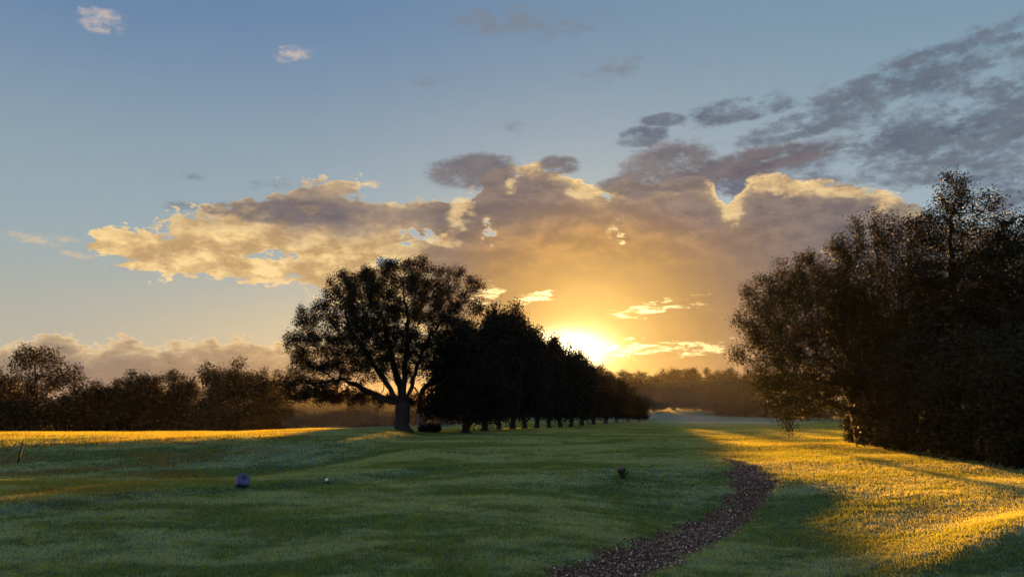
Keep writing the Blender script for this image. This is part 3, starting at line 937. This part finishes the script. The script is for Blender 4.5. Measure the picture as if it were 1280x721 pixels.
    col = t.mix(t.smooth(wd, 0, .5) * front * .75, col, (.20, .225, .26))
    pk = union([(126, 26, 27, 17, 8), (366, 66, 26, 11, 10), (45, 298, 30, 8, -4), (95, 300, 30, 6, 0), (100, 318, 20, 5, 0), (470, 232, 22, 8, 0)])
    pd = pk * .26 + (n2 - .5) * 1.8 - .04
    col = t.mix(t.smooth(pd, 0, .42) * front * .8, col, t.mix(t.smooth(el, 12, 26), (.80, .58, .34), (.66, .52, .46)))

    # far bank low on the left
    lt = edge([(-120, 425), (0, 432), (40, 424), (75, 412), (110, 424), (160, 420), (200, 426), (250, 425), (300, 424), (345, 430), (420, 425), (500, 440), (640, 470), (800, 520), (1300, 560)])
    ld = (lt - el) * .26 + (n2 - .5) * 1.0 + (v1 - .7) * .7 + (n3 - .5) * .4
    lbody = t.mix(t.smooth(az, -30, -8), (.24, .18, .145), (.44, .27, .13))
    col = layer(col, ld, lbody, t.mix(t.smooth(sd, 12, 34), (1.1, .76, .34), (.95, .70, .38)), 6.0, 1.0, (0.0, .06))

    # the main bank
    top = edge([(-140, 350), (60, 335), (120, 306), (180, 294), (235, 280), (300, 262), (345, 248), (385, 236), (430, 243), (470, 258), (500, 262), (530, 250), (560, 250), (590, 238), (625, 226), (660, 214), (690, 218), (720, 236), (752, 250), (772, 240),
                (800, 236), (845, 238), (885, 240), (914, 270), (938, 242), (980, 228), (1010, 238), (1060, 238), (1110, 252), (1150, 268), (1230, 290), (1330, 330)])
    bot = edge([(-140, 290), (60, 300), (120, 310), (170, 328), (220, 338), (300, 340), (380, 352), (440, 368), (500, 385), (560, 420), (600, 470), (700, 520), (1000, 540), (1330, 560)])
    dn = ((top - el).min((el - bot) * 1.15)) * .20
    gap = union([(574, 240, 34, 14, 8), (520, 297, 50, 16, 4), (775, 296, 20, 26, 20), (485, 330, 40, 14, -10), (612, 296, 16, 30, 10), (330, 318, 60, 10, 0)]).max(0.0) * t.smooth(n2 * .7 + n3 * .3, .40, .62) * 1.7
    md = dn + (puff - .5) * t.lin(az, -12, -2, 2.1, 1.5) - gap * .85
    gold = t.smooth(az, -4.5, -9.5)             # left arm catches the light from below
    under = t.smooth(el + (n1 - .5) * 7.0 + (n2 - .5) * 5.0, 14.2, 11.2)
    bodyL = t.mix(under, t.mix(lit, (.215, .175, .165), (.40, .29, .20)), t.mix(lit, (.52, .33, .15), (1.02, .72, .33)))
    mott = t.smooth(el, 8.5, 13.5) * .8 + .2
    bodyR = t.mix(mott, body, t.mix(lit, t.mix(1.0, body, (.84, .84, .90), 'MULTIPLY'), t.mix(1.0, body, (1.34, 1.24, 1.08), 'MULTIPLY')))
    cell = t.smooth(v1 * .6 + n2 * .4, .42, .72)
    bodyR = t.mix(mott, bodyR, t.mix(1.0, bodyR, t.mix(cell, (.82, .80, .84), (1.16, 1.14, 1.10)), 'MULTIPLY'))
    bodyR = t.mix(t.smooth(el + (n1 - .5) * 4.0, 11.2, 14.6) * t.smooth(sd, 7, 14) * .92, bodyR, t.mix(lit, (.118, .102, .128), (.205, .165, .165)))
    col = layer(col, md, t.mix(gold, bodyR, bodyL), rimc, t.lin(az, -6, -2, 13.0, 8.5), .97, (-.03, .04), t.smooth(n1 * .6 + n2 * .4, .44, .56) * .8 + .2)
    # dark fringe clouds above the bank
    fr = union([(594, 216, 60, 24, 2), (840, 212, 66, 32, 4), (700, 206, 30, 12, 0), (930, 204, 120, 16, 5), (360, 264, 90, 16, 4), (790, 232, 40, 14, 0)])
    fd = fr.min(.5) * .36 + (n1 * .4 + n2 * .4 + n3 * .2 - .5) * 1.7 + .12
    col = t.mix(t.smooth(fd, 0, .36) * front * .9, col, t.mix(t.smooth(n2, .35, .65), (.105, .098, .125), (.175, .155, .17)))
    # gold edges where thin cloud lets the light through
    gl = union([(578, 266, 17, 34, -18), (916, 268, 12, 20, 0), (548, 300, 22, 9, 0), (725, 243, 18, 9, -10), (975, 236, 34, 10, 0), (1058, 240, 30, 9, -8), (1104, 254, 15, 11, 0), (640, 232, 8, 16, 0)])
    gld = gl * .24 + (n2 - .5) * 2.0 + (v1 - .6) * .5
    col = t.mix(t.smooth(gld, .0, .42) * front * .62, col, t.mix(lit, (.72, .47, .20), (1.05, .78, .38)))
    # openings and bright streaks near the sun
    st = union([(870, 435, 60, 10, 6), (800, 434, 64, 10, 2), (668, 374, 26, 8, 14), (815, 386, 62, 10, 9), (608, 368, 22, 14, 30), (776, 297, 6, 9, 20)])
    sv = t.n('ShaderNodeVectorMath', operation='MULTIPLY'); t.link(D, sv.inputs[0]); sv.inputs[1].default_value = (1, 1, 5.0)
    n4 = t.noise(sv.outputs[0], 30.0, 6, .66, .6)
    sdn = st.min(.6) * .34 + (n4 - .5) * 2.6 + (n3 - .5) * .6 - .06
    stc = t.mix(t.smooth(sd, 3, 12), (2.2, 1.7, .75), (.98, .72, .34))
    col = t.mix(t.smooth(sdn, 0, .38) * front * .9, col, stc)
    # the sun burning through the thin cloud in front of it
    a0, e0 = pix_ang(*SUN_PX)
    k = 57.29578 / F
    u = (az - (a0 - 1.5)) / (36 * k); v = (el - (e0 + .2)) / (17 * k)
    core = ((u * u + v * v) * -.9).exp()
    g3 = (sd * sd * -.034).exp(); g4 = (sd * sd * -.010).exp()
    glow = t.mix(1.0, t.mix(1.0, (5.0, 4.2, 2.4), t.ramp(core, [(0, (0, 0, 0)), (1, (1, 1, 1))]), 'MULTIPLY'),
                 t.mix(1.0, (1.15, .78, .22), t.ramp(g3 * .42, [(0, (0, 0, 0)), (1, (1, 1, 1))]), 'MULTIPLY'), 'ADD')
    col = t.mix(front, col, t.mix(1.0, col, glow, 'ADD'))
    col = t.mix(front, col, t.mix(1.0, col, t.mix(1.0, (.12, .07, .012), t.ramp(g4, [(0, (0, 0, 0)), (1, (1, 1, 1))]), 'MULTIPLY'), 'ADD'))
    t.put(bg.inputs['Color'], col)
    bg.inputs['Strength'].default_value = 1.0 / EV
    t.link(bg.outputs[0], out.inputs['Surface'])
    try: w.cycles.sampling_method = 'MANUAL'; w.cycles.sample_map_resolution = 512
    except Exception: pass

def build_sun():
    l = bpy.data.lights.new('sun', 'SUN'); l.energy = 5.0; l.angle = R(.5); l.color = (1.0, .47, .09)
    o = bpy.data.objects.new('sun', l); COL.objects.link(o)
    dv = Vector((math.sin(R(SUN_AZ)) * math.cos(R(LAMP_EL)), math.cos(R(SUN_AZ)) * math.cos(R(LAMP_EL)), math.sin(R(LAMP_EL))))
    o.rotation_euler = dv.to_track_quat('Z', 'Y').to_euler()
    o.location = (30, 60, 40)

def build_haze():
    m, t, out = new_mat('thin morning haze')
    pv = t.n('ShaderNodeVolumePrincipled')
    pv.inputs['Color'].default_value = (.93, .90, .86, 1); pv.inputs['Density'].default_value = .000048; pv.inputs['Anisotropy'].default_value = .62
    t.link(pv.outputs[0], out.inputs['Volume'])
    x0, x1, y0, y1, z0, z1 = -540, 540, -440, 600, -5, 18
    v = [(x, y, z) for z in (z0, z1) for y in (y0, y1) for x in (x0, x1)]
    f = [(0, 2, 3, 1), (4, 5, 7, 6), (0, 1, 5, 4), (2, 6, 7, 3), (0, 4, 6, 2), (1, 3, 7, 5)]
    o = mesh_obj('haze', v, f, m)
    tag(o, 'thin warm morning haze lying over the whole course', 'haze', kind='stuff')

def build_mist():
    m, t, out = new_mat('ground mist')
    pv = t.n('ShaderNodeVolumePrincipled')
    pv.inputs['Color'].default_value = (.95, .95, .95, 1); pv.inputs['Density'].default_value = .010; pv.inputs['Anisotropy'].default_value = .2
    t.link(pv.outputs[0], out.inputs['Volume'])
    rng = np.random.default_rng(4)
    V, Fc = [], []
    for (cx, cy, rx, ry, rz) in [(37, 128, 13, 16, .75), (13, 121, 9, 12, .45), (26, 158, 20, 12, .8), (24, 95, 9, 9, .35)]:
        s0 = len(V); cz = float(zt(cx, cy)) + .35
        na, nb = 28, 12
        ph = rng.random(4) * 6
        for j in range(nb + 1):
            th = math.pi * j / nb
            for i in range(na):
                a = 2 * math.pi * i / na
                w = 1 + .14 * math.sin(3 * a + ph[0]) + .09 * math.sin(5 * a + ph[1])
                V.append((cx + math.cos(a) * math.sin(th) * rx * w, cy + math.sin(a) * math.sin(th) * ry * w, cz + math.cos(th) * rz))
        for j in range(nb):
            for i in range(na):
                Fc.append((s0 + j * na + i, s0 + (j + 1) * na + i, s0 + (j + 1) * na + (i + 1) % na, s0 + j * na + (i + 1) % na))
    for den, lst, lab in [(.0015, [(-38, 128, 56, 17, 8.0)], 'warm mist bank in front of the far wood behind the row'), (.0022, [(47, 166, 40, 22, 7.5)], 'warm mist bank in front of the valley wood')]:
        m2, t2, out2 = new_mat('warm mist bank')
        p2 = t2.n('ShaderNodeVolumePrincipled'); p2.inputs['Color'].default_value = (.95, .93, .9, 1); p2.inputs['Density'].default_value = den; p2.inputs['Anisotropy'].default_value = .62
        t2.link(p2.outputs[0], out2.inputs['Volume'])
        import bmesh
        bm = bmesh.new(); bmesh.ops.create_uvsphere(bm, u_segments=32, v_segments=16, radius=1.0)
        cx, cy, rx, ry, rz = lst[0]
        bmesh.ops.scale(bm, vec=(rx, ry, rz), verts=bm.verts); bmesh.ops.translate(bm, vec=(cx, cy, float(zt(cx, cy)) + 1.0), verts=bm.verts)
        tag(bm_obj('mist', bm, m2, None, True), lab, 'mist', kind='stuff')
    o = mesh_obj('mist', V, Fc, m, smooth=True)
    tag(o, 'pale ground mist lying in the hollow of the far fairway', 'mist', kind='stuff')

def build_camera():
    c = bpy.data.cameras.new('camera'); c.sensor_width = 36; c.lens = F / 1280 * 36
    c.clip_end = 3000; c.clip_start = .1
    o = bpy.data.objects.new('camera', c); COL.objects.link(o)
    o.location = (0, 0, HCAM); o.rotation_euler = (R(90) + PITCH, 0, 0)
    SC.camera = o

def settings():
    SC.render.engine = 'CYCLES'
    vs = SC.view_settings
    vs.view_transform = 'Standard'; vs.look = 'None'; vs.exposure = EXPOSURE; vs.gamma = 1.0; vs.use_curve_mapping = False
    cy = SC.cycles
    cy.use_denoising = True
    try: cy.denoiser = 'OPENIMAGEDENOISE'
    except Exception: pass
    cy.max_bounces = 6; cy.diffuse_bounces = 3; cy.glossy_bounces = 2; cy.transmission_bounces = 3; cy.volume_bounces = 0
    cy.sample_clamp_indirect = 4.0

import os
QUICK = os.environ.get('QUICK', '')
build_world(); build_sun(); build_camera(); settings()
if QUICK != 'sky':
    build_ground()
    build_path(np.random.default_rng(8)); build_grass(np.random.default_rng(9))
    build_trees(); build_props(); build_haze(); build_mist()
